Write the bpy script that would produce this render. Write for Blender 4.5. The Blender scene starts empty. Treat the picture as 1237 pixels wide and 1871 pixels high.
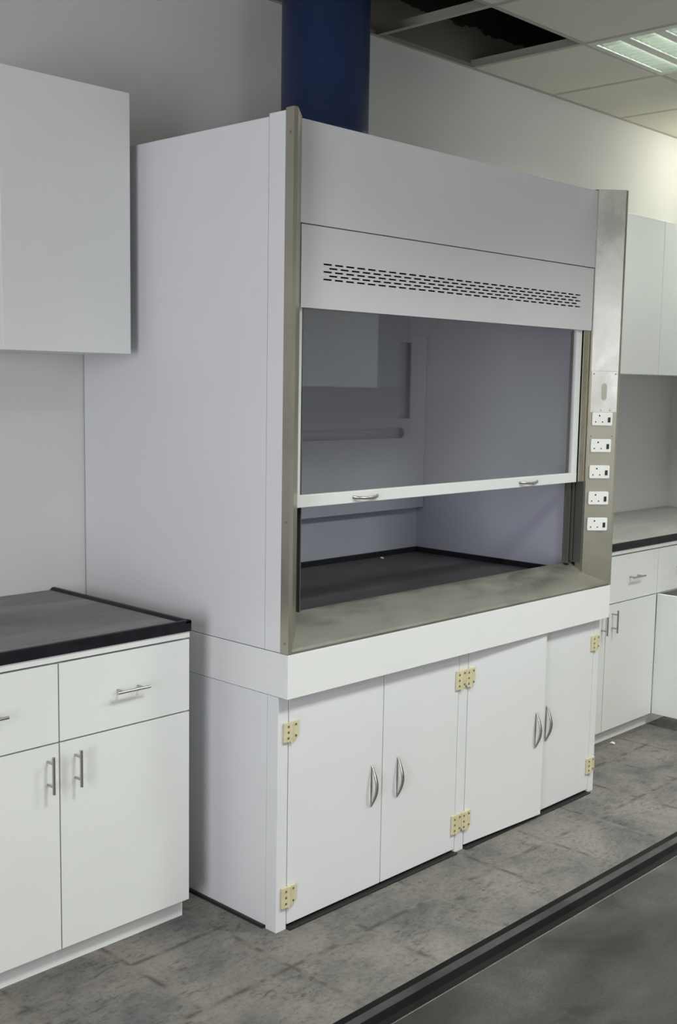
import bpy, bmesh, math, random
from mathutils import Vector, Matrix
random.seed(7)
C = bpy.context.scene.collection
S = bpy.context.scene

# ------------------------------------------------------------------ camera
F_PX = 2101.5
cd = bpy.data.cameras.new('camera'); cam = bpy.data.objects.new('camera', cd); C.objects.link(cam)
cd.sensor_fit = 'AUTO'; cd.sensor_width = 36.0; cd.lens = 36.0 * F_PX / 1871.0
cd.shift_x = -(621.08 - 618.5) / 1871.0; cd.shift_y = (954.43 - 935.5) / 1871.0
cd.clip_start = 0.02; cd.clip_end = 60
R_ = Vector((0.69228024, -0.72143079, 0.01690219)); U_ = Vector((0.0759973, 0.09617853, 0.99245861)); Fw = Vector((0.71761583, 0.68577497, -0.12140929))
M = Matrix(((R_.x, U_.x, -Fw.x), (R_.y, U_.y, -Fw.y), (R_.z, U_.z, -Fw.z))).to_4x4()
cam.matrix_world = Matrix.Translation((-2.16726, -3.24944, 1.58682)) @ M
S.camera = cam

# ------------------------------------------------------------------ light and exposure
S.view_settings.view_transform = 'Standard'; S.view_settings.look = 'None'
S.view_settings.gamma = 1.0; S.view_settings.use_curve_mapping = False
S.view_settings.exposure = 0.0
w = bpy.data.worlds.new('world'); S.world = w; w.use_nodes = True
w.node_tree.nodes['Background'].inputs[0].default_value = (0.62, 0.72, 0.95, 1)
w.node_tree.nodes['Background'].inputs[1].default_value = 1.0

DAY = (0.97, 0.97, 1.0); TUBE = (0.975, 1.0, 0.90)
def area(name, loc, direction, sx, sy, power, color, spread=180):
    l = bpy.data.lights.new(name, 'AREA'); l.shape = 'RECTANGLE'; l.size = sx; l.size_y = sy
    l.energy = power; l.color = color; l.spread = math.radians(spread)
    o = bpy.data.objects.new(name, l); C.objects.link(o); o.location = loc
    o.rotation_euler = Vector(direction).to_track_quat('-Z', 'Y').to_euler(); return o
WINDOW_POWER = 100
WINDOW2_POWER = 12
FIX_POWER = {(1, 1): 7, (3, 1): 4, (0, 4): 42, (-3, 4): 38, (-7, 4): 4, (-3, 8): 10, (1, 6): 26}
area('window_daylight', (-4.17, -2.9, 1.35), (1, 0, 0), 1.3, 2.2, WINDOW_POWER, DAY)      # daylight through window_1
area('window_daylight', (-0.3, -5.97, 1.75), (0, 1, 0), 1.3, .7, WINDOW2_POWER, DAY)      # daylight through window_2

# ------------------------------------------------------------------ materials
def new_mat(name):
    m = bpy.data.materials.new(name); m.use_nodes = True
    return m, m.node_tree, m.node_tree.nodes['Principled BSDF']
def N(nt, t, **kw):
    n = nt.nodes.new(t)
    for k, v in kw.items():
        if k in n.inputs: n.inputs[k].default_value = v
        else: setattr(n, k, v)
    return n
def ramp(nt, fac, stops):
    r = nt.nodes.new('ShaderNodeValToRGB')
    while len(r.color_ramp.elements) < len(stops): r.color_ramp.elements.new(0.5)
    for e, (p, c) in zip(r.color_ramp.elements, stops):
        e.position = p; e.color = (*c, 1)
    nt.links.new(fac, r.inputs[0]); return r.outputs[0]
def obj_coord(nt, scale=(1, 1, 1), rot=(0, 0, 0), geo=True):
    if geo: src = nt.nodes.new('ShaderNodeNewGeometry').outputs['Position']
    else: src = nt.nodes.new('ShaderNodeTexCoord').outputs['Object']
    mp = nt.nodes.new('ShaderNodeMapping'); mp.inputs['Scale'].default_value = scale; mp.inputs['Rotation'].default_value = rot
    nt.links.new(src, mp.inputs[0]); return mp.outputs[0]
def simple(name, col, rough=0.5, metal=0.0, vary=0.0, nscale=3.0, bump=0.0, bscale=200, spec=0.5, rvary=0.0):
    m, nt, b = new_mat(name)
    b.inputs['Roughness'].default_value = rough; b.inputs['Metallic'].default_value = metal
    b.inputs['Specular IOR Level'].default_value = spec
    co = obj_coord(nt)
    n = N(nt, 'ShaderNodeTexNoise', Scale=nscale, Detail=4.0); nt.links.new(co, n.inputs['Vector'])
    lo = [c * (1 - vary) for c in col]; hi = [min(1, c * (1 + vary)) for c in col]
    nt.links.new(ramp(nt, n.outputs[0], [(0.35, lo), (0.65, hi)]), b.inputs['Base Color'])
    if bump:
        n2 = N(nt, 'ShaderNodeTexNoise', Scale=bscale, Detail=2.0); nt.links.new(co, n2.inputs['Vector'])
        bp = N(nt, 'ShaderNodeBump', Strength=bump, Distance=0.001); nt.links.new(n2.outputs[0], bp.inputs['Height'])
        nt.links.new(bp.outputs[0], b.inputs['Normal'])
    return m
M_WHITE = simple('white_laminate', (0.74, 0.755, 0.755), 0.38, vary=0.012, bump=0.03, bscale=900)
M_HOODWHITE = simple('white_hood_panel', (0.69, 0.70, 0.73), 0.40, vary=0.012)
M_INNER = simple('pale_lilac_liner', (0.46, 0.465, 0.56), 0.45, vary=0.03)
M_EDGE = simple('grey_edge_band', (0.30, 0.31, 0.30), 0.5)
M_DARK = simple('black_cavity_shade', (0.012, 0.012, 0.013), 0.8)
M_FRAME = simple('white_powder_coated_aluminium', (0.74, 0.75, 0.765), 0.35, vary=0.01)
M_SOCKET = simple('white_socket_plastic', (0.80, 0.81, 0.80), 0.3)
M_BLACK = simple('black_plastic', (0.012, 0.012, 0.012), 0.4)
M_HINGE = simple('cream_plastic', (0.60, 0.54, 0.36), 0.5, vary=0.04, nscale=40)
M_SCREW = simple('dull_screw_metal', (0.28, 0.25, 0.20), 0.4, metal=0.8)
M_CHROME = simple('satin_nickel', (0.46, 0.46, 0.45), 0.26, metal=1.0)
M_DUCT = simple('blue_painted_duct', (0.005, 0.018, 0.075), 0.42, vary=0.12, nscale=2.5, bump=0.15, bscale=12)
M_GRID = simple('ceiling_grid_metal', (0.33, 0.32, 0.28), 0.5, metal=0.0)
M_LAMPHOUSE = simple('grey_lamp_housing', (0.50, 0.52, 0.48), 0.4)
M_LOUVRE = simple('bright_louvre_aluminium', (0.50, 0.53, 0.49), 0.25, metal=0.9)
M_SLAB = simple('dark_concrete_slab', (0.022, 0.020, 0.018), 0.9, vary=0.4, nscale=6)
M_PAPER = simple('white_scrap', (0.75, 0.74, 0.70), 0.8)
M_BASESTRIP = simple('black_base_strip', (0.015, 0.015, 0.015), 0.6)

def mat_wall():
    m, nt, b = new_mat('painted_plaster'); b.inputs['Roughness'].default_value = 0.62
    co = obj_coord(nt)
    n = N(nt, 'ShaderNodeTexNoise', Scale=1.6, Detail=5.0); nt.links.new(co, n.inputs['Vector'])
    paint = ramp(nt, n.outputs[0], [(0.3, (0.62, 0.625, 0.625)), (0.7, (0.66, 0.665, 0.66))])
    # bare dark concrete above a ragged plaster line, over the false ceiling
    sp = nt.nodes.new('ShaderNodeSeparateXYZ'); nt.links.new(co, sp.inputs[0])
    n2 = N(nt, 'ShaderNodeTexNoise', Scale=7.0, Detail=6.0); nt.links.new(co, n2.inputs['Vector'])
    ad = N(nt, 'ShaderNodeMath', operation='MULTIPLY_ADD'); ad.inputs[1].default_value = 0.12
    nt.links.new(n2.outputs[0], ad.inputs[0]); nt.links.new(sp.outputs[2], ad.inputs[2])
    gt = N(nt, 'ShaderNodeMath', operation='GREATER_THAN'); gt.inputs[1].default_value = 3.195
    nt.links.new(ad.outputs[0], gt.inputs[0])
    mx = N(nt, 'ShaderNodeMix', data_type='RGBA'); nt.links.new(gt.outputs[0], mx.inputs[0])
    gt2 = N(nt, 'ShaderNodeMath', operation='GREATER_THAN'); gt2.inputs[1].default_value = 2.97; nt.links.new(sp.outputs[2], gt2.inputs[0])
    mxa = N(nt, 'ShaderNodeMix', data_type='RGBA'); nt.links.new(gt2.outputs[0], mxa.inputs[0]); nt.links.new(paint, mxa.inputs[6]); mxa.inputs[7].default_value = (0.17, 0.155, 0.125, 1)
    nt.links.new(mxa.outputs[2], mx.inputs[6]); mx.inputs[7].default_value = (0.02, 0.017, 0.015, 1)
    nt.links.new(mx.outputs[2], b.inputs['Base Color'])
    n3 = N(nt, 'ShaderNodeTexNoise', Scale=160.0, Detail=3.0); nt.links.new(co, n3.inputs['Vector'])
    bp = N(nt, 'ShaderNodeBump', Strength=0.12, Distance=0.001); nt.links.new(n3.outputs[0], bp.inputs['Height']); nt.links.new(bp.outputs[0], b.inputs['Normal'])
    return m
M_WALL = mat_wall()

def mat_tile_ceiling():
    m, nt, b = new_mat('gypsum_ceiling_tile'); b.inputs['Roughness'].default_value = 0.8
    co = obj_coord(nt)
    n = N(nt, 'ShaderNodeTexNoise', Scale=2.2, Detail=4.0); nt.links.new(co, n.inputs['Vector'])
    nt.links.new(ramp(nt, n.outputs[0], [(0.3, (0.54, 0.53, 0.465)), (0.7, (0.58, 0.57, 0.50))]), b.inputs['Base Color'])
    return m
M_CEIL = mat_tile_ceiling()

def mat_floor():
    m, nt, b = new_mat('dusty_embossed_floor_tiles'); L = nt.links
    geo = nt.nodes.new('ShaderNodeNewGeometry').outputs['Position']
    P = 0.311
    def mapping(src, loc=(0, 0, 0), rot=0, sc=(1, 1, 1)):
        mp = nt.nodes.new('ShaderNodeMapping'); mp.inputs['Location'].default_value = loc; mp.inputs['Rotation'].default_value = (0, 0, rot); mp.inputs['Scale'].default_value = sc
        L.new(src, mp.inputs[0]); return mp.outputs[0]
    # tile joints
    sp = nt.nodes.new('ShaderNodeSeparateXYZ'); L.new(geo, sp.inputs[0])
    nw = N(nt, 'ShaderNodeTexNoise', Scale=14.0, Detail=3.0); L.new(geo, nw.inputs['Vector'])
    ds = []
    for ax, off in ((0, 0.215), (1, -1.117)):
        a = N(nt, 'ShaderNodeMath', operation='SUBTRACT'); L.new(sp.outputs[ax], a.inputs[0]); a.inputs[1].default_value = off - P / 2
        wv = N(nt, 'ShaderNodeMath', operation='MULTIPLY_ADD'); L.new(nw.outputs[0], wv.inputs[0]); wv.inputs[1].default_value = 0.006; L.new(a.outputs[0], wv.inputs[2])
        d = N(nt, 'ShaderNodeMath', operation='PINGPONG'); 
        dv = N(nt, 'ShaderNodeMath', operation='SUBTRACT'); L.new(wv.outputs[0], dv.inputs[0]); dv.inputs[1].default_value = P / 2
        L.new(dv.outputs[0], d.inputs[0]); d.inputs[1].default_value = P / 2
        ds.append(d.outputs[0])
    mn = N(nt, 'ShaderNodeMath', operation='MINIMUM'); L.new(ds[0], mn.inputs[0]); L.new(ds[1], mn.inputs[1])
    jm = N(nt, 'ShaderNodeMapRange'); L.new(mn.outputs[0], jm.inputs[0]); jm.inputs[1].default_value = 0.0; jm.inputs[2].default_value = 0.014; jm.inputs[3].default_value = 1; jm.inputs[4].default_value = 0
    # stains and streaks
    n1 = N(nt, 'ShaderNodeTexNoise', Scale=3.2, Detail=8.0, Roughness=0.65, Distortion=0.4); L.new(geo, n1.inputs['Vector'])
    base = ramp(nt, n1.outputs[0], [(0.35, (0.090, 0.093, 0.102)), (0.48, (0.142, 0.136, 0.131)), (0.61, (0.192, 0.178, 0.167))])
    sm = mapping(geo, rot=math.radians(24), sc=(20, 52, 1))
    n2 = N(nt, 'ShaderNodeTexNoise', Scale=1.0, Detail=7.0, Roughness=0.7, Distortion=0.9); L.new(sm, n2.inputs['Vector'])
    st = ramp(nt, n2.outputs[0], [(0.36, (0.38, 0.40, 0.43)), (0.49, (1, 1, 1)), (0.70, (1.12, 1.10, 1.07))])
    n4 = N(nt, 'ShaderNodeTexNoise', Scale=7.0, Detail=5.0, Roughness=0.6); L.new(geo, n4.inputs['Vector'])
    msk = ramp(nt, n4.outputs[0], [(0.40, (0.1, 0.1, 0.1)), (0.62, (0.85, 0.85, 0.85))])
    m1 = N(nt, 'ShaderNodeMix', data_type='RGBA', blend_type='MULTIPLY'); L.new(msk, m1.inputs[0]); L.new(base, m1.inputs[6]); L.new(st, m1.inputs[7])
    n5 = N(nt, 'ShaderNodeTexNoise', Scale=70.0, Detail=5.0, Roughness=0.7); L.new(geo, n5.inputs['Vector'])
    gr = ramp(nt, n5.outputs[0], [(0.33, (0.50, 0.50, 0.52)), (0.43, (0.96, 0.96, 0.96)), (0.66, (1.16, 1.14, 1.13))])
    m2 = N(nt, 'ShaderNodeMix', data_type='RGBA', blend_type='MULTIPLY'); m2.inputs[0].default_value = 0.8; L.new(m1.outputs[2], m2.inputs[6]); L.new(gr, m2.inputs[7])
    jc = ramp(nt, nw.outputs[0], [(0.40, (0.050, 0.045, 0.039)), (0.54, (0.165, 0.151, 0.134))])
    jf = N(nt, 'ShaderNodeMath', operation='MULTIPLY'); L.new(jm.outputs[0], jf.inputs[0]); jf.inputs[1].default_value = 0.8
    m3 = N(nt, 'ShaderNodeMix', data_type='RGBA'); L.new(jf.outputs[0], m3.inputs[0]); L.new(m2.outputs[2], m3.inputs[6]); L.new(jc, m3.inputs[7])
    L.new(m3.outputs[2], b.inputs['Base Color']); b.inputs['Roughness'].default_value = 0.72; b.inputs['Specular IOR Level'].default_value = 0.25
    hs = N(nt, 'ShaderNodeMath', operation='MULTIPLY_ADD'); L.new(jm.outputs[0], hs.inputs[0]); hs.inputs[1].default_value = -1.2; L.new(n2.outputs[0], hs.inputs[2])
    bp = N(nt, 'ShaderNodeBump', Strength=0.5, Distance=0.002); L.new(hs.outputs[0], bp.inputs['Height']); L.new(bp.outputs[0], b.inputs['Normal'])
    return m
M_FLOOR = mat_floor()

def mat_worktop(name, dust=(0.178, 0.181, 0.187), amount=1.0, seed=0.0, blotch=False):
    m, nt, b = new_mat(name); L = nt.links
    geo = nt.nodes.new('ShaderNodeNewGeometry')
    mp = nt.nodes.new('ShaderNodeMapping'); mp.inputs['Location'].default_value = (seed, seed, 0); mp.inputs['Scale'].default_value = (1.7, 5, 2); mp.inputs['Rotation'].default_value = (0, 0, 0.12)
    L.new(geo.outputs['Position'], mp.inputs[0])
    n = N(nt, 'ShaderNodeTexNoise', Scale=1.0, Detail=8.0, Roughness=0.6, Distortion=0.6); L.new(mp.outputs[0], n.inputs['Vector'])
    n2 = N(nt, 'ShaderNodeTexNoise', Scale=260.0, Detail=2.0); L.new(geo.outputs['Position'], n2.inputs['Vector'])
    c1 = ramp(nt, n.outputs[0], [(0.33, tuple(c * (1 - .38 * amount * .8) for c in dust)), (0.52, dust), (0.72, tuple(c * (1 + .35 * amount * 1.1) for c in dust))])
    c2 = ramp(nt, n2.outputs[0], [(0.35, (0.8, 0.8, 0.8)), (0.65, (1.2, 1.2, 1.2))])
    mx = N(nt, 'ShaderNodeMix', data_type='RGBA', blend_type='MULTIPLY'); mx.inputs[0].default_value = 0.8; L.new(c1, mx.inputs[6]); L.new(c2, mx.inputs[7])
    if blotch:      # broad wiped smears and darker spill marks
        n3 = N(nt, 'ShaderNodeTexNoise', Scale=4.5, Detail=6.0, Roughness=0.62, Distortion=1.6); L.new(geo.outputs['Position'], n3.inputs['Vector'])
        c3 = ramp(nt, n3.outputs[0], [(0.36, (0.50, 0.50, 0.50)), (0.46, (0.95, 0.95, 0.95)), (0.60, (1.25, 1.25, 1.25)), (0.70, (1.7, 1.68, 1.62))])
        my = N(nt, 'ShaderNodeMix', data_type='RGBA', blend_type='MULTIPLY'); my.inputs[0].default_value = 1.0; L.new(mx.outputs[2], my.inputs[6]); L.new(c3, my.inputs[7]); mx = my
    L.new(mx.outputs[2], b.inputs['Base Color']); b.inputs['Roughness'].default_value = 0.55; b.inputs['Specular IOR Level'].default_value = 0.3
    return m
M_TOP = mat_worktop('dusty_black_worktop')
M_TOPFG = mat_worktop('grimy_black_island_top', (0.030, 0.031, 0.031), seed=3.0, amount=2.4, blotch=True)
M_TOPR = mat_worktop('pale_dusty_worktop', (0.30, 0.305, 0.29), seed=5.0, amount=.4)
M_TOPIN = mat_worktop('hood_epoxy_top', (0.078, 0.079, 0.082), seed=8.0)
M_RIM = simple('black_marine_edge', (0.010, 0.010, 0.014), 0.4, vary=0.3, nscale=20, spec=0.2)
M_RIMFG = simple('worn_black_rim', (0.0045, 0.005, 0.0052), 0.6, vary=0.5, nscale=9, spec=0.08)
M_RIMHIGHLIGHT = simple('worn_rim_highlight', (0.030, 0.031, 0.032), 0.6, vary=0.45, nscale=14, spec=0.2)
M_DUSTLINE = simple('dust_bead', (0.11, 0.10, 0.085), 0.9, vary=0.3, nscale=30)

def mat_steel(name, col, r0, r1, blotch=2.0, ax=(4, 4, 0.9)):
    m, nt, b = new_mat(name); L = nt.links; b.inputs['Metallic'].default_value = 0.9
    co = obj_coord(nt, ax)
    n = N(nt, 'ShaderNodeTexNoise', Scale=blotch, Detail=6.0, Roughness=0.6, Distortion=0.5); L.new(co, n.inputs['Vector'])
    L.new(ramp(nt, n.outputs[0], [(0.3, tuple(c * 0.78 for c in col)), (0.5, col), (0.72, tuple(min(1, c * 1.15) for c in col))]), b.inputs['Base Color'])
    mr = N(nt, 'ShaderNodeMapRange'); L.new(n.outputs[0], mr.inputs[0]); mr.inputs[1].default_value = 0.35; mr.inputs[2].default_value = 0.65; mr.inputs[3].default_value = r0; mr.inputs[4].default_value = r1
    L.new(mr.outputs[0], b.inputs['Roughness'])
    co2 = obj_coord(nt, (500, 500, 6))
    n2 = N(nt, 'ShaderNodeTexNoise', Scale=1.0, Detail=2.0); L.new(co2, n2.inputs['Vector'])
    bp = N(nt, 'ShaderNodeBump', Strength=0.06, Distance=0.0005); L.new(n2.outputs[0], bp.inputs['Height']); L.new(bp.outputs[0], b.inputs['Normal'])
    return m
M_STEEL = mat_steel('brushed_stainless_steel', (0.43, 0.41, 0.345), 0.34, 0.42, 1.6, (2, 2, 1.5))
M_STEELSILL = mat_steel('dusty_stainless_sill', (0.265, 0.262, 0.240), 0.50, 0.68, 3.0, (2, 6, 6))
M_STEELPLATE = mat_steel('polished_steel_plate', (0.60, 0.59, 0.55), 0.26, 0.40, 2.2, (3, 3, 2))
M_TRACK = simple('dark_grey_track', (0.16, 0.16, 0.145), 0.5, metal=0.6)

def mat_glass():
    m, nt, b = new_mat('sash_glass'); L = nt.links; nt.nodes.remove(b)
    out = [n for n in nt.nodes if n.type == 'OUTPUT_MATERIAL'][0]
    fr = N(nt, 'ShaderNodeFresnel', IOR=1.5)
    tr = nt.nodes.new('ShaderNodeBsdfTransparent'); tr.inputs[0].default_value = (0.95, 0.96, 0.96, 1)
    gl = nt.nodes.new('ShaderNodeBsdfGlossy'); gl.inputs['Roughness'].default_value = 0.02; gl.inputs[0].default_value = (1, 1, 1, 1)
    gi = nt.nodes.new('ShaderNodeNewGeometry'); inv = N(nt, 'ShaderNodeMath', operation='MULTIPLY_ADD'); L.new(gi.outputs['Backfacing'], inv.inputs[0]); inv.inputs[1].default_value = -2.0; inv.inputs[2].default_value = 2.0
    ml = N(nt, 'ShaderNodeMath', operation='MULTIPLY', use_clamp=True); L.new(fr.outputs[0], ml.inputs[0]); L.new(inv.outputs[0], ml.inputs[1])   # both faces reflect; counted on the entry face
    mx = nt.nodes.new('ShaderNodeMixShader'); L.new(ml.outputs[0], mx.inputs[0]); L.new(tr.outputs[0], mx.inputs[1]); L.new(gl.outputs[0], mx.inputs[2])
    L.new(mx.outputs[0], out.inputs[0]); return m
M_GLASS = mat_glass()
def mat_emit(name, col, s):
    m, nt, b = new_mat(name); b.inputs['Base Color'].default_value = (0.9, 0.9, 0.9, 1)
    b.inputs['Emission Color'].default_value = (*col, 1); b.inputs['Emission Strength'].default_value = s; return m
M_TUBE = mat_emit('fluorescent_tube', (0.95, 1.0, 0.96), 18.0)
M_SKYPANE = mat_emit('bright_overcast_pane', (0.75, 0.85, 1.0), 1.6)

# ------------------------------------------------------------------ mesh helpers
def box(bm, x0, x1, y0, y1, z0, z1):
    if x0 > x1: x0, x1 = x1, x0
    if y0 > y1: y0, y1 = y1, y0
    if z0 > z1: z0, z1 = z1, z0
    v = [bm.verts.new((x, y, z)) for x in (x0, x1) for y in (y0, y1) for z in (z0, z1)]
    for f in ((0, 1, 3, 2), (4, 6, 7, 5), (0, 4, 5, 1), (2, 3, 7, 6), (0, 2, 6, 4), (1, 5, 7, 3)):
        bm.faces.new([v[i] for i in f])
def prism(bm, pts, axis, a, b):
    """extrude a polygon along an axis; pts are the two other coordinates in xyz order"""
    def mk(p, t):
        return {'x': (t, p[0], p[1]), 'y': (p[0], t, p[1]), 'z': (p[0], p[1], t)}[axis]
    A = [bm.verts.new(mk(p, a)) for p in pts]; B = [bm.verts.new(mk(p, b)) for p in pts]
    n = len(pts); bm.faces.new(A); bm.faces.new(B[::-1])
    for i in range(n): bm.faces.new((A[i], A[(i + 1) % n], B[(i + 1) % n], B[i]))
def tube(bm, pts, rad, seg=10, cap=True, flat=1.0):
    """tube through points; rad a number or a list"""
    pts = [Vector(p) for p in pts]; n = len(pts)
    rs = rad if isinstance(rad, (list, tuple)) else [rad] * n
    rings = []; up0 = None
    for i, p in enumerate(pts):
        d = (pts[min(i + 1, n - 1)] - pts[max(i - 1, 0)]).normalized()
        ref = up0 if up0 is not None else (Vector((0, 0, 1)) if abs(d.z) < 0.9 else Vector((1, 0, 0)))
        s = d.cross(ref).normalized(); u = s.cross(d).normalized(); up0 = u
        rings.append([bm.verts.new(p + s * math.cos(2 * math.pi * k / seg) * rs[i] + u * math.sin(2 * math.pi * k / seg) * rs[i] * flat) for k in range(seg)])
    for a, b in zip(rings, rings[1:]):
        for k in range(seg): bm.faces.new((a[k], a[(k + 1) % seg], b[(k + 1) % seg], b[k]))
    if cap: bm.faces.new(rings[0][::-1]); bm.faces.new(rings[-1])
def cyl(bm, c, axis, r, h, seg=16):
    d = {'x': Vector((1, 0, 0)), 'y': Vector((0, 1, 0)), 'z': Vector((0, 0, 1))}[axis]
    tube(bm, [Vector(c) - d * h / 2, Vector(c) + d * h / 2], r, seg)
def obj(name, bm, mat, parent=None, bevel=0.0, smooth=False, loc=None):
    bmesh.ops.recalc_face_normals(bm, faces=bm.faces)
    me = bpy.data.meshes.new(name); bm.to_mesh(me); bm.free()
    o = bpy.data.objects.new(name, me); C.objects.link(o); me.materials.append(mat)
    if smooth:
        for p in me.polygons: p.use_smooth = True
        try: me.set_sharp_from_angle(angle=math.radians(40))
        except Exception: pass
    if bevel:
        md = o.modifiers.new('bevel', 'BEVEL'); md.width = bevel; md.segments = 2; md.limit_method = 'ANGLE'; md.angle_limit = math.radians(40)
    if parent is not None:
        root = parent
        off = Vector((0, 0, 0))
        while root is not None: off += root.location; root = root.parent
        for v in me.vertices: v.co -= off
        o.parent = parent
    return o
def boxobj(name, b, mat, parent=None, bevel=0.0):
    bm = bmesh.new(); box(bm, *b); return obj(name, bm, mat, parent, bevel)
def boxesobj(name, bs, mat, parent=None, bevel=0.0):
    bm = bmesh.new()
    for b in bs: box(bm, *b)
    return obj(name, bm, mat, parent, bevel)
def thing(name, label, cat, loc=(0, 0, 0), group=None):
    o = bpy.data.objects.new(name, None); C.objects.link(o); o.location = loc; o.empty_display_size = 0.1
    o['label'] = label; o['category'] = cat
    if group: o['group'] = group
    return o
def tag(o, label, cat, group=None):
    o['label'] = label; o['category'] = cat
    if group: o['group'] = group
    return o
def struct(o, label=None):
    o['kind'] = 'structure'
    if label: o['label'] = label
    return o
def copy_tree(o, parent=None):
    c = o.copy(); C.objects.link(c); c.parent = parent
    for ch in list(o.children): copy_tree(ch, c)
    return c

# ------------------------------------------------------------------ room shell
XL, XR, YF, H, HS = -4.2, 3.99, -6.0, 2.966, 3.55
struct(boxobj('floor', (XL - .1, XR + .1, YF - .1, 0.1, -0.1, 0.0), M_FLOOR))
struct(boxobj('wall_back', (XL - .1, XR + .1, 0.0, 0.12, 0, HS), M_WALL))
struct(boxobj('wall_right', (XR, XR + .12, YF, 0.0, 0, HS), M_WALL))
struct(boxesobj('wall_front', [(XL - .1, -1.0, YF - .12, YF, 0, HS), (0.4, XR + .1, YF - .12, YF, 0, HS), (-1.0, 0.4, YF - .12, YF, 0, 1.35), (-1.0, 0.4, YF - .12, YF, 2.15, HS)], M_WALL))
win2 = struct(boxesobj('window_2', [(-1.0, -0.95, YF - .08, YF - .03, 1.35, 2.15), (0.35, 0.4, YF - .08, YF - .03, 1.35, 2.15), (-1.0, 0.4, YF - .08, YF - .03, 1.35, 1.40), (-1.0, 0.4, YF - .08, YF - .03, 2.10, 2.15), (-0.325, -0.275, YF - .08, YF - .03, 1.35, 2.15)], M_FRAME))
boxobj('window_pane', (-0.95, 0.35, YF - .065, YF - .055, 1.40, 2.10), M_GLASS, win2)
WY0, WY1, WZ0, WZ1 = -3.6, -2.2, 0.70, 2.0
struct(boxesobj('wall_left', [(XL - .12, XL, YF, WY0, 0, HS), (XL - .12, XL, WY1, 0, 0, HS), (XL - .12, XL, WY0, WY1, 0, WZ0), (XL - .12, XL, WY0, WY1, WZ1, HS)], M_WALL))
win = struct(boxesobj('window_1', [(XL - .08, XL - .03, WY0, WY0 + .05, WZ0, WZ1), (XL - .08, XL - .03, WY1 - .05, WY1, WZ0, WZ1), (XL - .08, XL - .03, WY0, WY1, WZ0, WZ0 + .05), (XL - .08, XL - .03, WY0, WY1, WZ1 - .05, WZ1), (XL - .08, XL - .03, (WY0 + WY1) / 2 - .025, (WY0 + WY1) / 2 + .025, WZ0, WZ1)], M_FRAME))
boxobj('window_pane', (XL - .065, XL - .055, WY0 + .05, WY1 - .05, WZ0 + .05, WZ1 - .05), M_GLASS, win)
struct(boxobj('trim_1', (XL - .1, XR + .1, YF, 0.1, HS, HS + .1), M_SLAB))          # bare slab over the false ceiling

# false ceiling: tiles laid in a metal grid; two tiles by the back wall are out
GX0, GP = 1.392, 0.627
GY = [0.0, -0.575]
while GY[-1] > YF: GY.append(GY[-1] - GP)
gxs = [GX0 + GP * k for k in range(-10, 6)]
fixtures = [(2, 1)]           # cell (x index from GX0: cell k spans gx[k]..), filled below
FIXCELLS = {(1, 1), (3, 1), (0, 4), (-3, 4), (-7, 4), (-3, 8), (1, 6)}
bm = bmesh.new()
for i in range(len(gxs) - 1):
    for j in range(len(GY) - 1):
        k = i - 10
        if k in (0, -1) and j == 0: continue
        if (k, j) in FIXCELLS: continue
        x0, x1 = max(gxs[i], XL), min(gxs[i + 1], XR); y0, y1 = max(GY[j + 1], YF), GY[j]
        if x1 - x0 < .01 or y1 - y0 < .01: continue
        dz = random.uniform(-.0008, .0008)
        box(bm, x0 + .004, x1 - .004, y0 + .004, y1 - .004, H + dz, H + .012 + dz)
struct(obj('ceiling', bm, M_CEIL))
bm = bmesh.new()
for x in gxs:
    if XL < x < XR:
        box(bm, x - .012, x + .012, YF, 0, H - .0015, H - .0002 + .0016); box(bm, x - .002, x + .002, YF, 0, H, H + .034)
for y in GY[1:]:
    if y > YF:
        box(bm, XL, XR, y - .010, y + .010, H - .0019, H + .0011); box(bm, XL, XR, y - .002, y + .002, H, H + .034)
struct(obj('trim_2', bm, M_GRID), 'metal grid that carries the ceiling tiles')
struct(boxesobj('trim_3', [(XL, XR, -.018, 0, H - .003, H - .001), (XL, XR, -.0015, 0, H - .001, H + .02)], M_GRID), 'wall angle along the ceiling edge')

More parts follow.
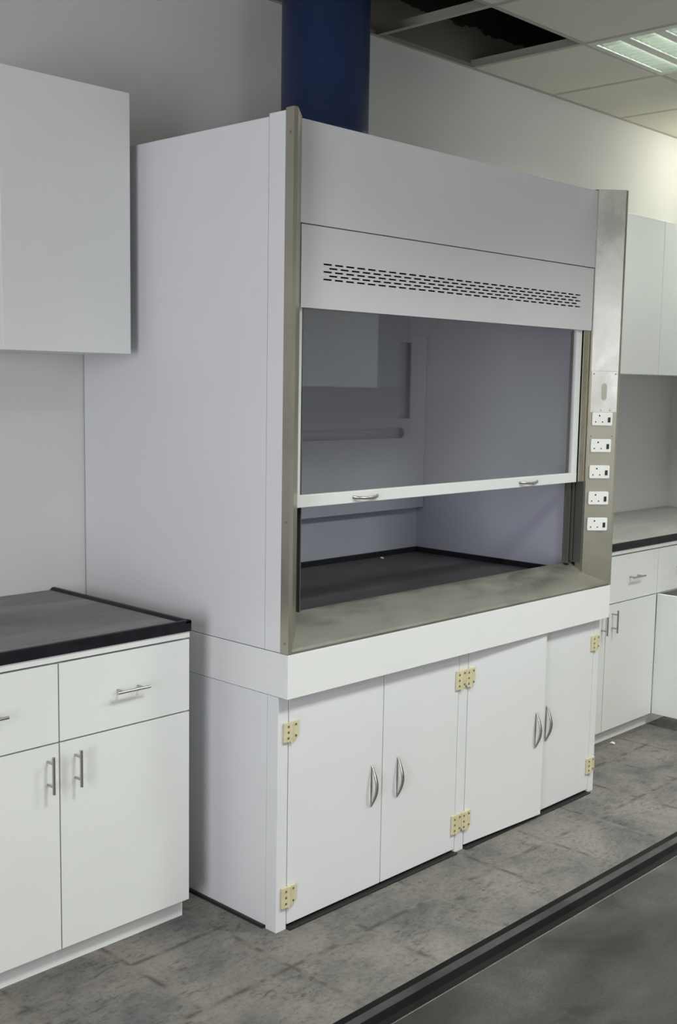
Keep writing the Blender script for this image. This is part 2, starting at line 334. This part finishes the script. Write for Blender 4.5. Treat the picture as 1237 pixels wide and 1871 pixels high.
# ------------------------------------------------------------------ ceiling lights
def make_light():
    t = thing('ceiling_light', 'square recessed fluorescent ceiling light with mirror louvres beside the missing ceiling tile', 'ceiling light', (0, 0, H))
    a = GP / 2 - .006
    z = H
    n = 4; wt = 0.108; pitch = 0.152
    bm = bmesh.new()
    ys = [(-1.5 + k) * pitch for k in range(n)]
    edges = [-a] + [v for y in ys for v in (y - wt / 2, y + wt / 2)] + [a]
    for q in range(0, len(edges), 2): box(bm, -a + .035, a - .035, edges[q], edges[q + 1], z - .004, z + .002)
    box(bm, -a, -a + .035, -a, a, z - .004, z + .002); box(bm, a - .035, a, -a, a, z - .004, z + .002)
    obj('frame', bm, M_LAMPHOUSE, t, .001)
    boxesobj('housing', [(-a, a, -a, a, z + .085, z + .09), (-a, -a + .004, -a, a, z + .002, z + .085), (a - .004, a, -a, a, z + .002, z + .085), (-a, a, -a, -a + .004, z + .002, z + .085), (-a, a, a - .004, a, z + .002, z + .085)], M_LAMPHOUSE, t)
    x0, x1 = -a + .035, a - .035
    for y in ys:
        bm = bmesh.new(); pts = []
        for s in range(13):
            an = math.pi * s / 12; pts.append((y - wt / 2 * math.cos(an), z + .002 + .072 * math.sin(an)))
        inner = [(y - (wt / 2 + .002) * math.cos(math.pi * s / 12), z + .002 + .075 * math.sin(math.pi * s / 12)) for s in range(13)]
        for i in range(12):
            q = [pts[i], pts[i + 1], inner[i + 1], inner[i]]
            prism(bm, q, 'x', x0, x1)
        for xe in (x0, x1): box(bm, xe - .001, xe + .001, y - wt / 2, y + wt / 2, z, z + .076)
        rf = obj('reflector', bm, M_LOUVRE, t)
        bm = bmesh.new()
        for k in range(13):
            xx = x0 + (x1 - x0) * k / 12
            box(bm, xx - .0012, xx + .0012, y - wt / 2 + .001, y + wt / 2 - .001, z - .001, z + .034)
        obj('louvre', bm, M_LOUVRE, rf)
        bm = bmesh.new(); cyl(bm, (0, y, z + .052), 'x', .012, x1 - x0 - .02, 14)
        obj('tube', bm, M_TUBE, t, smooth=True)
    return t
L0 = make_light()
lnames = {(3, 1): 'recessed fluorescent ceiling light close to the right wall', (0, 4): 'recessed fluorescent ceiling light above the black island worktop', (-3, 4): 'recessed fluorescent ceiling light over the aisle left of the island',
          (-7, 4): 'recessed fluorescent ceiling light near the window wall', (-3, 8): 'recessed fluorescent ceiling light behind the photographer', (1, 6): 'added fluorescent ceiling light brightening the mirrored right wall cabinets'}  # last one added out of view to brighten the mirrored cabinets
for c in sorted(FIXCELLS, key=lambda c: c != (1, 1)):
    x = GX0 + GP * (c[0] + .5); y = (GY[c[1]] + GY[c[1] + 1]) / 2
    if c == (1, 1): L0.location = (x, y, H)
    else:
        o = copy_tree(L0); o.location = (x, y, H); o['label'] = lnames[c]
    area('ceiling_light_glow', (x, y, H - .006), (0, 0, -1), .54, .54, FIX_POWER[c], TUBE, 130)

# ------------------------------------------------------------------ cabinet pieces
def bar_handle(name, parent, x, y, z, length, vertical=True, stand=.030):
    """round bar on two posts; y is the face it stands on"""
    bm = bmesh.new(); hl = length / 2; r = .0042
    ax = Vector((0, 0, 1)) if vertical else Vector((1, 0, 0)); c = Vector((x, y - stand, z))
    tube(bm, [c - ax * hl, c + ax * hl], r, 12)
    for s in (-1, 1):
        p = c + ax * s * hl * .62
        tube(bm, [p, Vector((p.x, y, p.z))], r * .85, 10)
    return obj(name, bm, M_CHROME, parent, smooth=True)
def bow_handle(parent, x, y, z, length, out=.023):
    bm = bmesh.new(); pts = []; rad = []
    for i in range(15):
        t = i / 14; a = math.sin(math.pi * t)
        pts.append((x, y - .0015 - out * a, z - length / 2 + length * t)); rad.append(.0026 + .0030 * a)
    tube(bm, pts, rad, 10)
    prism(bm, [(x - .0012, z - length / 2), (x + .0012, z - length / 2), (x + .0035, z), (x + .0012, z + length / 2), (x - .0012, z + length / 2), (x - .0035, z)], 'y', y - .0015, y)  # thin backplate strip, also standing in for the handle's shadow line
    return obj('handle', bm, M_CHROME, parent, smooth=True)

def base_unit(x0, x1, yfront, label, handle_side, ndoors=1, group=None, skip_door=False, open_door=False):
    """floor cabinet: carcass, top rail, plinth, drawer, door; yfront = face of the doors"""
    t = thing('base_cabinet', label, 'cabinet', ((x0 + x1) / 2, 0, 0), group)
    zt, zd, zb = .848, .635, .063; th = .018; yc = yfront + .020
    c = .0
    bm = bmesh.new()
    box(bm, x0, x0 + th, yc, -.01, zb, .869); box(bm, x1 - th, x1, yc, -.01, zb, .869)
    box(bm, x0 + th, x1 - th, yc, -.01, zb, zb + th); box(bm, x0 + th, x1 - th, -.02, -.01, zb + th, .869)
    box(bm, x0 + th, x1 - th, yc, -.02, .851, .869)
    box(bm, x0 + th, x1 - th, yc, -.02, zd - .012, zd + .004)
    obj('carcass', bm, M_WHITE, t)
    boxobj('top_rail', (x0, x1, yfront + .001, yc, zt + .003, .869), M_WHITE, t, .0008)
    boxobj('plinth', (x0, x1 - (.012 if handle_side == 'L0' else 0), yfront + .035, yfront + .053, 0.0, zb), M_WHITE, t)
    g = .0022
    d = boxobj('drawer', (x0 + g, x1 - g, yfront, yfront + .019, zd + g, zt - g), M_WHITE, t, .001)
    hx = (x0 + x1) / 2
    bar_handle('handle', d, hx, yfront, .742, .108, False)
    if open_door:
        # hinged at its left edge and swung out at a right angle, interior left dark and empty
        dd = boxobj('door', (x0 + g, x0 + g + .019, yfront - (x1 - x0) + 2 * g, yfront - .002, zb, zd - g), M_WHITE, t, .001)
    else:
        dd = boxobj('door', (x0 + g, x1 - g, yfront, yfront + .019, zb, zd - g), M_WHITE, t, .001)
        hx = x0 + .047 if handle_side.startswith('L') else x1 - .037
        bar_handle('handle', dd, hx, yfront, .560, .100, True)
    return t

# left bench
YB = -0.705
base_unit(-.555, -.120, YB, 'white floor cabinet with one drawer and door, left of the fume hood', 'L')
base_unit(-.990, -.555, YB, 'white floor cabinet cut by the left photo edge, its door handle beside its right edge', 'R')
base_unit(-1.425, -.990, YB, 'white floor cabinet further left, beyond the photo edge', 'L')

def worktop(name, x0, x1, y0, y1, ztop, mats, label, rims, rim_w=.022, rim_h=.008, thick=.032, bead=False):
    """y0 front, y1 back; rims: subset of 'LRFB'"""
    t = thing(name, label, 'worktop', ((x0 + x1) / 2, (y0 + y1) / 2, ztop - thick))
    mtop, mrim = mats; zs = ztop - rim_h
    boxobj('slab', (x0, x1, y0, y1, ztop - thick, zs - .0005), mrim, t)
    a0 = x0 + (rim_w if 'L' in rims else 0); a1 = x1 - (rim_w if 'R' in rims else 0)
    b0 = y0 + (rim_w if 'F' in rims else 0); b1 = y1 - (rim_w if 'B' in rims else 0)
    boxobj('surface', (a0, a1, b0, b1, zs - .0005, zs), mtop, t)
    bm = bmesh.new()
    flat = rim_w * .55; 
    if 'F' in rims: prism(bm, [(y0, zs - .0005), (y0, ztop - .002), (y0 + .002, ztop), (y0 + flat, ztop), (y0 + rim_w, zs)], 'x', x0, x1)
    if bead: prism(bm, [(y1, zs - .0005), (y1, ztop - .002), (y1 - .002, ztop), (y1 - .012, ztop), (y1 - .022, ztop - .0015), (y1 - .027, ztop - .008), (y1 - rim_w, zs)], 'x', x0, x1)
    elif 'B' in rims: prism(bm, [(y1, zs - .0005), (y1, ztop - .002), (y1 - .002, ztop), (y1 - flat, ztop), (y1 - rim_w, zs)], 'x', x0, x1)
    if 'R' in rims: prism(bm, [(x1, zs - .0005), (x1, ztop - .002), (x1 - .002, ztop), (x1 - flat, ztop), (x1 - rim_w, zs)], 'y', y0, y1)
    if 'L' in rims: prism(bm, [(x0, zs - .0005), (x0, ztop - .002), (x0 + .002, ztop), (x0 + flat, ztop), (x0 + rim_w, zs)], 'y', y0, y1)
    if rims: obj('raised_rim', bm, mrim, t)
    if bead:
        bm = bmesh.new(); prism(bm, [(b1 - .0009, zs), (b1, zs), (b1, zs + .0006)], 'x', a0, a1)
        obj('dust_line', bm, M_DUSTLINE, t)
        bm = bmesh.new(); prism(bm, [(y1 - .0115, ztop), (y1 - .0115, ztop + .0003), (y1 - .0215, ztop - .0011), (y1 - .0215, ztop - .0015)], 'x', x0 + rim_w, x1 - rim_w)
        obj('rim_highlight_stripe', bm, M_RIMHIGHLIGHT, t)  # worn lighter strip that also paints the rim's highlight
    return t
worktop('worktop', -1.43, -.118, YB - .004, -.003, .902, (M_TOP, M_RIM), 'black dusty worktop with raised rim on the white cabinets left of the fume hood', 'FR')

# wall cabinet on the left
def wall_cab(x0, x1, depth, z0, z1, label, handle=None, group=None):
    t = thing('wall_cabinet', label, 'cabinet', ((x0 + x1) / 2, 0, z0), group); y = -depth + .019
    boxesobj('carcass', [(x0, x0 + .018, y, -.002, z0, z1), (x1 - .018, x1, y, -.002, z0, z1), (x0 + .018, x1 - .018, y, -.002, z0, z0 + .018), (x0 + .018, x1 - .018, y, -.002, z1 - .018, z1), (x0 + .018, x1 - .018, -.012, -.002, z0 + .018, z1 - .018)], M_WHITE, t)
    boxobj('door', (x0 + .0015, x1 - .0015, -depth, -depth + .018, z0, z1), M_WHITE, t, .001)
    return t
wall_cab(-.484, -.049, .332, 1.660, 2.427, 'white wall cabinet hanging at upper left, against the left side of the fume hood')

# right bench beyond the hood
YR = -0.678
bx = [1.800, 2.222, 2.662, 3.096, 3.530, 3.96]
base_unit(bx[0], bx[1], YR, 'white floor cabinet tucked close behind the right side of the fume hood', 'R')
base_unit(bx[1], bx[2], YR, 'white floor cabinet right of the fume hood with closed door and small drawer handle', 'L')
base_unit(bx[2], bx[3], YR, 'white floor cabinet at the right photo edge, its door standing wide open', 'R', open_door=True)
base_unit(bx[3], bx[4], YR, 'white floor cabinet second from the right wall, hidden past the open door', 'R')
base_unit(bx[4], bx[5], YR, 'white floor cabinet in the corner against the right wall', 'L')
worktop('worktop', 1.795, 3.985, YR - .004, -.003, .902, (M_TOPR, M_RIM), 'pale dust-covered worktop with black front edge running right from the fume hood', 'F', rim_w=.02, rim_h=.004)
wx = [1.94, 2.367, 2.794, 3.221, 3.648, 3.985]
wl = ['white wall cabinet hidden right behind the fume hood top', 'white wall cabinet just showing behind the steel post of the hood', 'white wall cabinet on the right, directly beside the steel socket post', 'white wall cabinet cut by the right photo edge', 'white wall cabinet in the corner against the right wall']
for i in range(1, 5):
    wall_cab(wx[i], wx[i + 1], .326, 1.648, 2.413, wl[i])

# ------------------------------------------------------------------ base cabinet under the hood
W = 1.712; YD = -0.950
t = thing('hood_base_cabinet', 'wide white four-door cabinet with cream hinges under the fume hood', 'cabinet', (W / 2, -.5, 0))
boxobj('side_panel', (0, .018, -.904, -.004, .010, .700), M_HOODWHITE, t, .0008)
boxobj('side_panel', (W - .018, W, -.904, -.004, .010, .700), M_HOODWHITE, t, .0008)
for px0, px1 in ((0.0, .040), (.829, .877), (1.672, 1.712)):
    boxobj('front_post', (px0, px1, YD + .0, -.905, 0.0, .700), M_HOODWHITE, t, .001)
boxesobj('back_and_floor', [(.018, W - .018, -.90, -.02, .03, .05), (.018, W - .018, -.02, -.004, .03, .70)], M_HOODWHITE, t)
boxesobj('base_strip', [(-.008, W + .008, -.90, -.01, 0, .0098)] + [(.041, .828, -.966, -.90, 0, .0045), (.878, 1.671, -.966, -.90, 0, .0045)], M_BASESTRIP, t)  # flat black strip below the panels and just ahead of the doors
def hood_door(x0, x1, hinge_left, hx, angle=0.0):
    th = .018; zb, zt = .014, .697
    hl = x0 if hinge_left else x1
    d = bpy.data.objects.new('door', None)
    bm = bmesh.new(); box(bm, x0, x1, YD - .001, YD - .001 + th, zb, zt)
    d = obj('door', bm, M_HOODWHITE, t, .0012)
    # move its origin to the hinge line so the door can swing
    off = Vector((hl, YD - .001, 0)) - t.location
    for v in d.data.vertices: v.co -= off
    d.location = off
    bow_handle(d, hx, YD - .001, .345, .132)
    return d
d1 = hood_door(.043, .4475, True, .398)
d2 = hood_door(.4515, .826, False, .520)
d3 = hood_door(.880, 1.312, True, 1.262)
d4 = hood_door(1.316, 1.669, False, 1.358)
d3.rotation_euler.z = math.radians(-3.0)
def hinge(x0, x1, z0, z1, pn=1):
    bm = bmesh.new(); w_ = (x1 - x0) / pn; y = YD - .002
    for k in range(pn):
        a, b_ = x0 + k * w_ + (.001 if k else 0), x0 + (k + 1) * w_ - (.001 if k < pn - 1 else 0)
        cut = .012
        if pn == 1: poly = [(a, z0), (b_ - .018, z0 - .002), (b_, z0 + cut), (b_, z1), (a, z1)]
        elif k == 0: poly = [(a, z0), (b_ - .010, z0), (b_, z0 + cut), (b_, z1), (a, z1)]
        else: poly = [(a, z0 + cut), (a + .010, z0), (b_ - .01, z0), (b_, z0 + cut), (b_, z1), (a, z1)]
        prism(bm, poly, 'y', y - .006, y)
        tube(bm, [((a + b_) / 2 + .002, y - .005, z0 - .006), ((a + b_) / 2 + .002, y - .005, z1 - .002)], .0038, 10)
    h = obj('hinge', bm, M_HINGE, t, .0008)
    for k in range(pn):
        a = x0 + k * w_
        bm = bmesh.new()
        for fx, fz in ((.28, .80), (.80, .84), (.28, .50), (.28, .20), (.80, .24)):
            cyl(bm, (a + w_ * fx, y - .0065, z0 + (z1 - z0) * fz), 'y', .0034, .002, 8)
        obj('screws', bm, M_SCREW, h)
    return h
hinge(.018, .074, .566, .622); hinge(.016, .071, .070, .132)
hinge(.808, .908, .572, .636, 2); hinge(.804, .905, .070, .136, 2)
hinge(1.648, 1.704, .572, .630); hinge(1.648, 1.704, .080, .142)

# ------------------------------------------------------------------ fume hood
YH = -0.988; YFAS = -0.918; ZT = 2.300; ZS = .829
hood = thing('fume_hood', 'large white laboratory fume hood with glass sash, steel posts and steel sill', 'fume hood', (W / 2, -.5, .701))
# skirt under the steel
boxesobj('apron', [(0, W, YH, YH + .018, .701, ZS - .001), (0, .018, YH + .018, -.005, .701, ZS - .001), (W - .018, W, YH + .018, -.005, .701, ZS - .001), (.018, W - .018, YH + .018, -.01, .701, .708)], M_FRAME, hood, .0012)
boxobj('side_panel', (0, .018, -.889, -.005, ZS + .001, ZT - .010), M_HOODWHITE, hood, .0008)
boxobj('side_panel', (W - .018, W, -.889, -.005, ZS + .001, ZT - .010), M_HOODWHITE, hood, .0008)
boxobj('side_strip', (0, .018, -.955, -.891, ZS + .001, ZT - .002), M_HOODWHITE, hood, .0008)
boxobj('side_strip', (W - .018, W, -.955, -.891, ZS + .001, ZT - .002), M_HOODWHITE, hood, .0008)
prof = [(1.616, -.918), (1.6985, YH), (1.7125, YH), (1.7125, -.956), (1.7095, -.956), (1.7095, YH + .003), (1.6998, YH + .003), (1.619, -.913), (1.619, -.885), (1.616, -.885)]
def post(mir):
    bm = bmesh.new()
    q = [((W - x if mir else x), y) for x, y in prof]
    prism(bm, q, 'z', ZS + .0005, ZT + .004)
    return obj('steel_post', bm, M_STEEL, hood)
post(False); post(True)
bm = bmesh.new()
for z in (2.24, 1.2, .86):
    tube(bm, [(-.0016, -.974, z), (.002, -.974, z)], .0035, 10)
obj('screws', bm, M_SCREW, hood)
# sill
bm = bmesh.new()
prism(bm, [(YH + .001, ZS), (YH + .001, ZS + .006), (YH + .008, ZS + .012), (-.866, .911), (-.860, .914), (-.852, .912), (-.850, .868), (-.856, .868), (-.858, .905), (YH + .012, ZS + .006), (YH + .012, ZS)], 'x', .014, W - .014)
obj('sill', bm, M_STEELSILL, hood)
# header panels
boxobj('upper_fascia', (.096, 1.616, YFAS, YFAS + .012, 2.0215, ZT - .001), M_HOODWHITE, hood, .0008)
bm = bmesh.new(); zr = [1.9155 - .0105 * k for k in range(5)]; hh = .0024; y0, y1 = YFAS, YFAS + .003
xa, xb = .100, 1.612; za, zb = 1.791, 2.018; pitch = .0466; sl = .0355
cur = zb
for k, z in enumerate(zr):
    box(bm, xa, xb, y0, y1, z + hh, cur); cur = z - hh
    sx = .188 + (pitch / 2 if k % 2 else 0); x = sx; prev = xa
    while x + sl < 1.546:
        box(bm, prev, x, y0, y1, z - hh, z + hh); prev = x + sl; x += pitch
    box(bm, prev, xb, y0, y1, z - hh, z + hh)
box(bm, xa, xb, y0, y1, za, cur)
box(bm, xa, xb, y1, y1 + .010, za, za + .012); box(bm, xa, xb, y1, y1 + .010, zb - .012, zb)
obj('vent_panel', bm, M_HOODWHITE, hood)
boxobj('header_shade_block', (.12, 1.60, YFAS + .02, YFAS + .05, 1.83, 1.96), M_DARK, hood)  # black block stands in for the shade behind the vent slots
# roof
boxobj('roof', (.018, W - .018, -.900, -.006, 2.225, 2.240), M_HOODWHITE, hood)
# liner of the chamber
XI0, XI1 = .100, 1.620
boxobj('side_liner', (XI0 - .006, XI0, -.860, -.030, .868, 2.22), M_INNER, hood)
boxobj('side_liner', (XI1, XI1 + .006, -.860, -.030, .868, 2.22), M_INNER, hood)
boxobj('back_liner', (XI0, XI1, -.085, -.079, .868, 2.22), M_INNER, hood)
boxobj('chamber_ceiling', (XI0, XI1, -.845, -.086, 2.10, 2.108), M_INNER, hood)
# baffle: upright board with one level and one upright slot, folded forward at the top
YBf = -.117
def slotted(bm, x0, x1, z0, z1, y0, y1, slots):
    """board with rectangular slots whose level slot ends are rounded"""
    xs = sorted({x0, x1} | {s[0] for s in slots} | {s[1] for s in slots}); zs_ = sorted({z0, z1} | {s[2] for s in slots} | {s[3] for s in slots})
    for a, b_ in zip(xs, xs[1:]):
        for c_, d_ in zip(zs_, zs_[1:]):
            mx_, mz_ = (a + b_) / 2, (c_ + d_) / 2
            if any(s[0] < mx_ < s[1] and s[2] < mz_ < s[3] for s in slots): continue
            box(bm, a, b_, y0, y1, c_, d_)
    for s in slots:
        if s[1] - s[0] > s[3] - s[2]:
            r = (s[3] - s[2]) / 2; cz = (s[2] + s[3]) / 2
            for sgn, ex in ((1, s[1]), (-1, s[0])):
                for q in (1, -1):
                    arc = [(ex - sgn * r + sgn * r * math.cos(a), cz + q * r * math.sin(a)) for a in [math.pi / 2 * i / 6 for i in range(7)]]
                    prism(bm, arc + [(ex, cz + q * r)], 'y', y0, y1)
bm = bmesh.new()
slotted(bm, XI0 + .002, XI1 - .004, 1.062, 1.775, YBf - .006, YBf, [(.24, 1.484, 1.359, 1.400), (1.447, 1.519, 1.440, 1.752), (.205, .277, 1.440, 1.752)])
prism(bm, [(YBf, 1.775), (YBf - .006, 1.775), (-.405, 2.098), (-.397, 2.098)], 'x', XI0 + .002, XI1 - .004)
obj('baffle', bm, M_INNER, hood)
# worktop of the chamber
wt = boxobj('chamber_worktop', (XI0, XI1, -.848, -.086, .855, .868), M_TOPIN, hood)
bm = bmesh.new()
prism(bm, [(-.086, .868), (-.086, .887), (-.098, .887), (-.108, .868)], 'x', XI0, XI1)
prism(bm, [(XI1, .868), (XI1, .887), (XI1 - .012, .887), (XI1 - .022, .868)], 'y', -.848, -.086)
prism(bm, [(XI0, .868), (XI0, .887), (XI0 + .012, .887), (XI0 + .022, .868)], 'y', -.848, -.086)
obj('raised_rim', bm, M_RIM, wt)
# sash tracks
for mir in (False, True):
    bm = bmesh.new()
    def bx_(x0, x1, *r):
        if mir: x0, x1 = W - x1, W - x0
        box(bm, x0, x1, *r)
    bx_(1.560, 1.616, -.866, -.862, .915, 1.79); bx_(1.566, 1.569, -.884, -.866, .915, 1.79); bx_(1.592, 1.595, -.884, -.866, .915, 1.79)
    bx_(1.613, 1.616, -.912, -.866, .915, 1.79)
    obj('sash_track', bm, M_TRACK, hood)
# sliding sash: frame, glass, handles
ZB = 1.226
sash = boxesobj('sash', [(.106, 1.572, -.905, -.888, ZB, ZB + .036)], M_FRAME, hood, .002)
boxobj('sash_stile', (1.538, 1.572, -.904, -.889, ZB + .036, 1.99), M_FRAME, sash, .001)
boxobj('sash_stile', (.106, .120, -.904, -.889, ZB + .036, 1.99), M_FRAME, sash, .001)
boxobj('sash_glass', (.120, 1.538, -.898, -.893, ZB + .030, 1.99), M_GLASS, sash)
boxobj('track_cover', (1.5735, 1.616, YFAS + .006, YFAS + .009, 1.228, 1.79), M_STEEL, hood)
def sash_handle(xc):
    bm = bmesh.new(); pts = []; rad = []
    for i in range(13):
        u = i / 12; a = math.sin(math.pi * u) ** .6
        pts.append((xc - .055 + .11 * u, -.905 - .018 * a, 1.244 - .004 * a)); rad.append(.0045)
    tube(bm, pts, rad, 10)
    obj('sash_handle', bm, M_CHROME, sash, smooth=True)
sash_handle(.395); sash_handle(1.255)
boxobj('track_plug', (1.570, 1.592, -.884, -.8665, .9145, .921), M_BLACK, hood)

# fittings on the splayed face of the right post
ang = math.atan2(YH + .918, 1.6985 - 1.616)
def on_splay(name, bm, mat, s, z, parent=None, out=0.0, smooth=False, bevel=0):
    """mesh drawn in local axes (x along the splay, -y outwards)"""
    o = obj(name, bm, mat, None, bevel, smooth)
    base = Vector((1.616 + math.cos(ang) * s, -.918 + math.sin(ang) * s, z)) + Vector((math.sin(ang), -math.cos(ang), 0)) * out
    if parent is hood:
        o.parent = hood; o.location = base - hood.location; o.rotation_euler.z = ang
    return o
def child_local(name, bm, mat, parent, bevel=0, smooth=False):
    o = obj(name, bm, mat, None, bevel, smooth); o.parent = parent; return o
# cover plates
bm = bmesh.new(); box(bm, -.050, .050, -.0015, 0, -.076, .076)
bmp = bm
cp = on_splay('cover_plate', bmp, M_STEELPLATE, .056, 1.566, hood, .0003)
bm = bmesh.new()
pts = []
for i in range(12):
    a = math.pi * i / 11; pts.append((.0105 * math.cos(a), .018 + .014 * math.sin(a)))
for i in range(12):
    a = math.pi + math.pi * i / 11; pts.append((.0105 * math.cos(a), -.018 + .014 * math.sin(a)))
prism(bm, pts, 'y', -.0022, -.0016); child_local('oval_cover', bm, M_STEEL, cp)
bm = bmesh.new()
for sx in (-.042, .042):
    cyl(bm, (sx, -.0022, .066), 'y', .003, .0015, 8)
cyl(bm, (-.01, -.0022, -.070), 'y', .0022, .0015, 8); cyl(bm, (.025, -.0022, -.070), 'y', .0022, .0015, 8)
child_local('screws', bm, M_SCREW, cp)
bm = bmesh.new(); box(bm, -.050, .046, -.0009, 0, -.050, .050)
cp2 = on_splay('cover_plate', bm, M_STEEL, .054, 1.441, hood, .0003)
bm = bmesh.new()
for sx in (-.042, .040): cyl(bm, (sx, -.0015, -.042), 'y', .003, .0015, 8)
child_local('screws', bm, M_SCREW, cp2)
bm = bmesh.new(); box(bm, -.052, .052, -.001, 0, -.331, .331)
on_splay('cover_plate', bm, M_STEELPLATE, .0555, 1.974, hood, .0003)  # smoother plate added over the post face to carry its bright reflection
def socket(s, z):
    bm = bmesh.new(); w2, h2 = .039, .0245
    prism(bm, [(-w2, -h2 + .003), (-w2 + .003, -h2), (w2 - .003, -h2), (w2, -h2 + .003), (w2, h2 - .003), (w2 - .003, h2), (-w2 + .003, h2), (-w2, h2 - .003)], 'y', -.007, 0)
    so = on_splay('power_socket', bm, M_SOCKET, s, z, hood, .0012, bevel=.0012)
    bm = bmesh.new()
    for fx, fz, r in ((.35, .25, .0032), (.17, .73, .0026), (.51, .73, .0026)):
        cyl(bm, (-w2 + 2 * w2 * fx, -.0071, h2 - 2 * h2 * fz), 'y', r, .001, 10)
    child_local('pin_holes', bm, M_BLACK, so)
    bm = bmesh.new(); cx_, cz_ = -w2 + 2 * w2 * .83, h2 - 2 * h2 * .56
    prism(bm, [(cx_ - .005, cz_ - .0095), (cx_ + .005, cz_ - .0095), (cx_ + .005, cz_ + .0095), (cx_ - .005, cz_ + .0095)], 'y', -.0095, -.007)
    child_local('rocker_switch', bm, M_BLACK, so, bevel=.001)
for s, z in ((.052, 1.464), (.051, 1.364), (.050, 1.2645), (.050, 1.165), (.050, 1.0655)): socket(s, z)

# ------------------------------------------------------------------ duct
bm = bmesh.new(); cx, cy, r = .787, -.32, .1535; seg = 64
zz = [2.2405, 2.44, 2.442, 2.446, 2.448, 3.54]; rr = [r, r, r + .0012, r + .0012, r, r]
rings = [[bm.verts.new((cx + rr[i] * math.cos(2 * math.pi * k / seg), cy + rr[i] * math.sin(2 * math.pi * k / seg), z)) for k in range(seg)] for i, z in enumerate(zz)]
for a, b_ in zip(rings, rings[1:]):
    for k in range(seg): bm.faces.new((a[k], a[(k + 1) % seg], b_[(k + 1) % seg], b_[k]))
bm.faces.new(rings[0][::-1]); bm.faces.new(rings[-1])
tag(obj('exhaust_duct', bm, M_DUCT, smooth=True), 'round dark blue exhaust duct rising from the fume hood top through the ceiling', 'duct')

# ------------------------------------------------------------------ island in the foreground
IX0, IX1, IY0, IY1 = -1.62, 1.9, -3.02, -2.446
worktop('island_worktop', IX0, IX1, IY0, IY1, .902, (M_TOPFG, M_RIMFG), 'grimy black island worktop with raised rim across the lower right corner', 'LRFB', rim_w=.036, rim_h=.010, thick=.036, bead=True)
isl = thing('island_cabinet', 'white island cabinet carrying the black foreground worktop', 'cabinet', ((IX0 + IX1) / 2, -2.75, 0))
boxobj('carcass', (IX0 + .03, IX1 - .03, IY0 + .04, IY1 - .05, .07, .8655), M_WHITE, isl)
boxobj('plinth', (IX0 + .06, IX1 - .06, IY0 + .08, IY1 - .09, 0, .0695), M_WHITE, isl)
for k in range(7):
    a = IX0 + .035 + k * (IX1 - IX0 - .07) / 7; b_ = a + (IX1 - IX0 - .07) / 7 - .004
    boxobj('door', (a, b_, IY1 - .0495, IY1 - .031, .07, .855), M_WHITE, isl, .001)

# small lamp added out of view to put a warm glow on the wall
wl_ = thing('added_wall_lamp', 'added small round lamp, out of view high on the right wall, for the wall glow', 'lamp', (3.99, -.42, 2.80))
bm = bmesh.new(); cyl(bm, (3.984, -.42, 2.80), 'x', .05, .010, 24); obj('base', bm, M_FRAME, wl_, smooth=True)
bm = bmesh.new(); bmesh.ops.create_uvsphere(bm, u_segments=24, v_segments=12, radius=.045)
for v in bm.verts: v.co = Vector((v.co.x * .8 + 3.942, v.co.y - .42, v.co.z + 2.80))
obj('globe', bm, mat_emit('warm_globe', (1.0, 0.97, 0.80), 85.0), wl_, smooth=True)

# cabinets on the right wall behind the camera's view, seen mirrored in the sash glass
for k, lab in enumerate(('white wall cabinet on the right wall, mirrored in the sash glass, nearest the hood', 'white wall cabinet on the right wall, second in its row', 'white wall cabinet on the right wall, furthest toward the front wall')):
    y1 = -3.79 - .45 * k; y0 = y1 - .448
    tt = thing('wall_cabinet', lab, 'cabinet', (XR, (y0 + y1) / 2, 1.55))
    boxobj('carcass', (3.68, XR - .002, y0, y1, 1.55, 2.42), M_WHITE, tt)
    boxobj('door', (3.66, 3.679, y0, y1, 1.55, 2.42), M_WHITE, tt, .001)

# ------------------------------------------------------------------ scraps
def scrap(name, x, y, z, s, label, flat=.6):
    bm = bmesh.new(); bmesh.ops.create_icosphere(bm, subdivisions=2, radius=s)
    for v in bm.verts:
        v.co *= random.uniform(.72, 1.15); v.co.z = max(v.co.z * flat, -s * .45) + s * .45
        v.co += Vector((x, y, z))
    return tag(obj(name, bm, M_PAPER), label, 'scrap')
scrap('paper_scrap', 2.289, -.700, 0.0, .011, 'small white crumpled scrap on the floor right of the fume hood')
scrap('plaster_crumb', 1.329, -.150, .8681, .008, 'tiny white crumb at the back of the black hood worktop', .5)
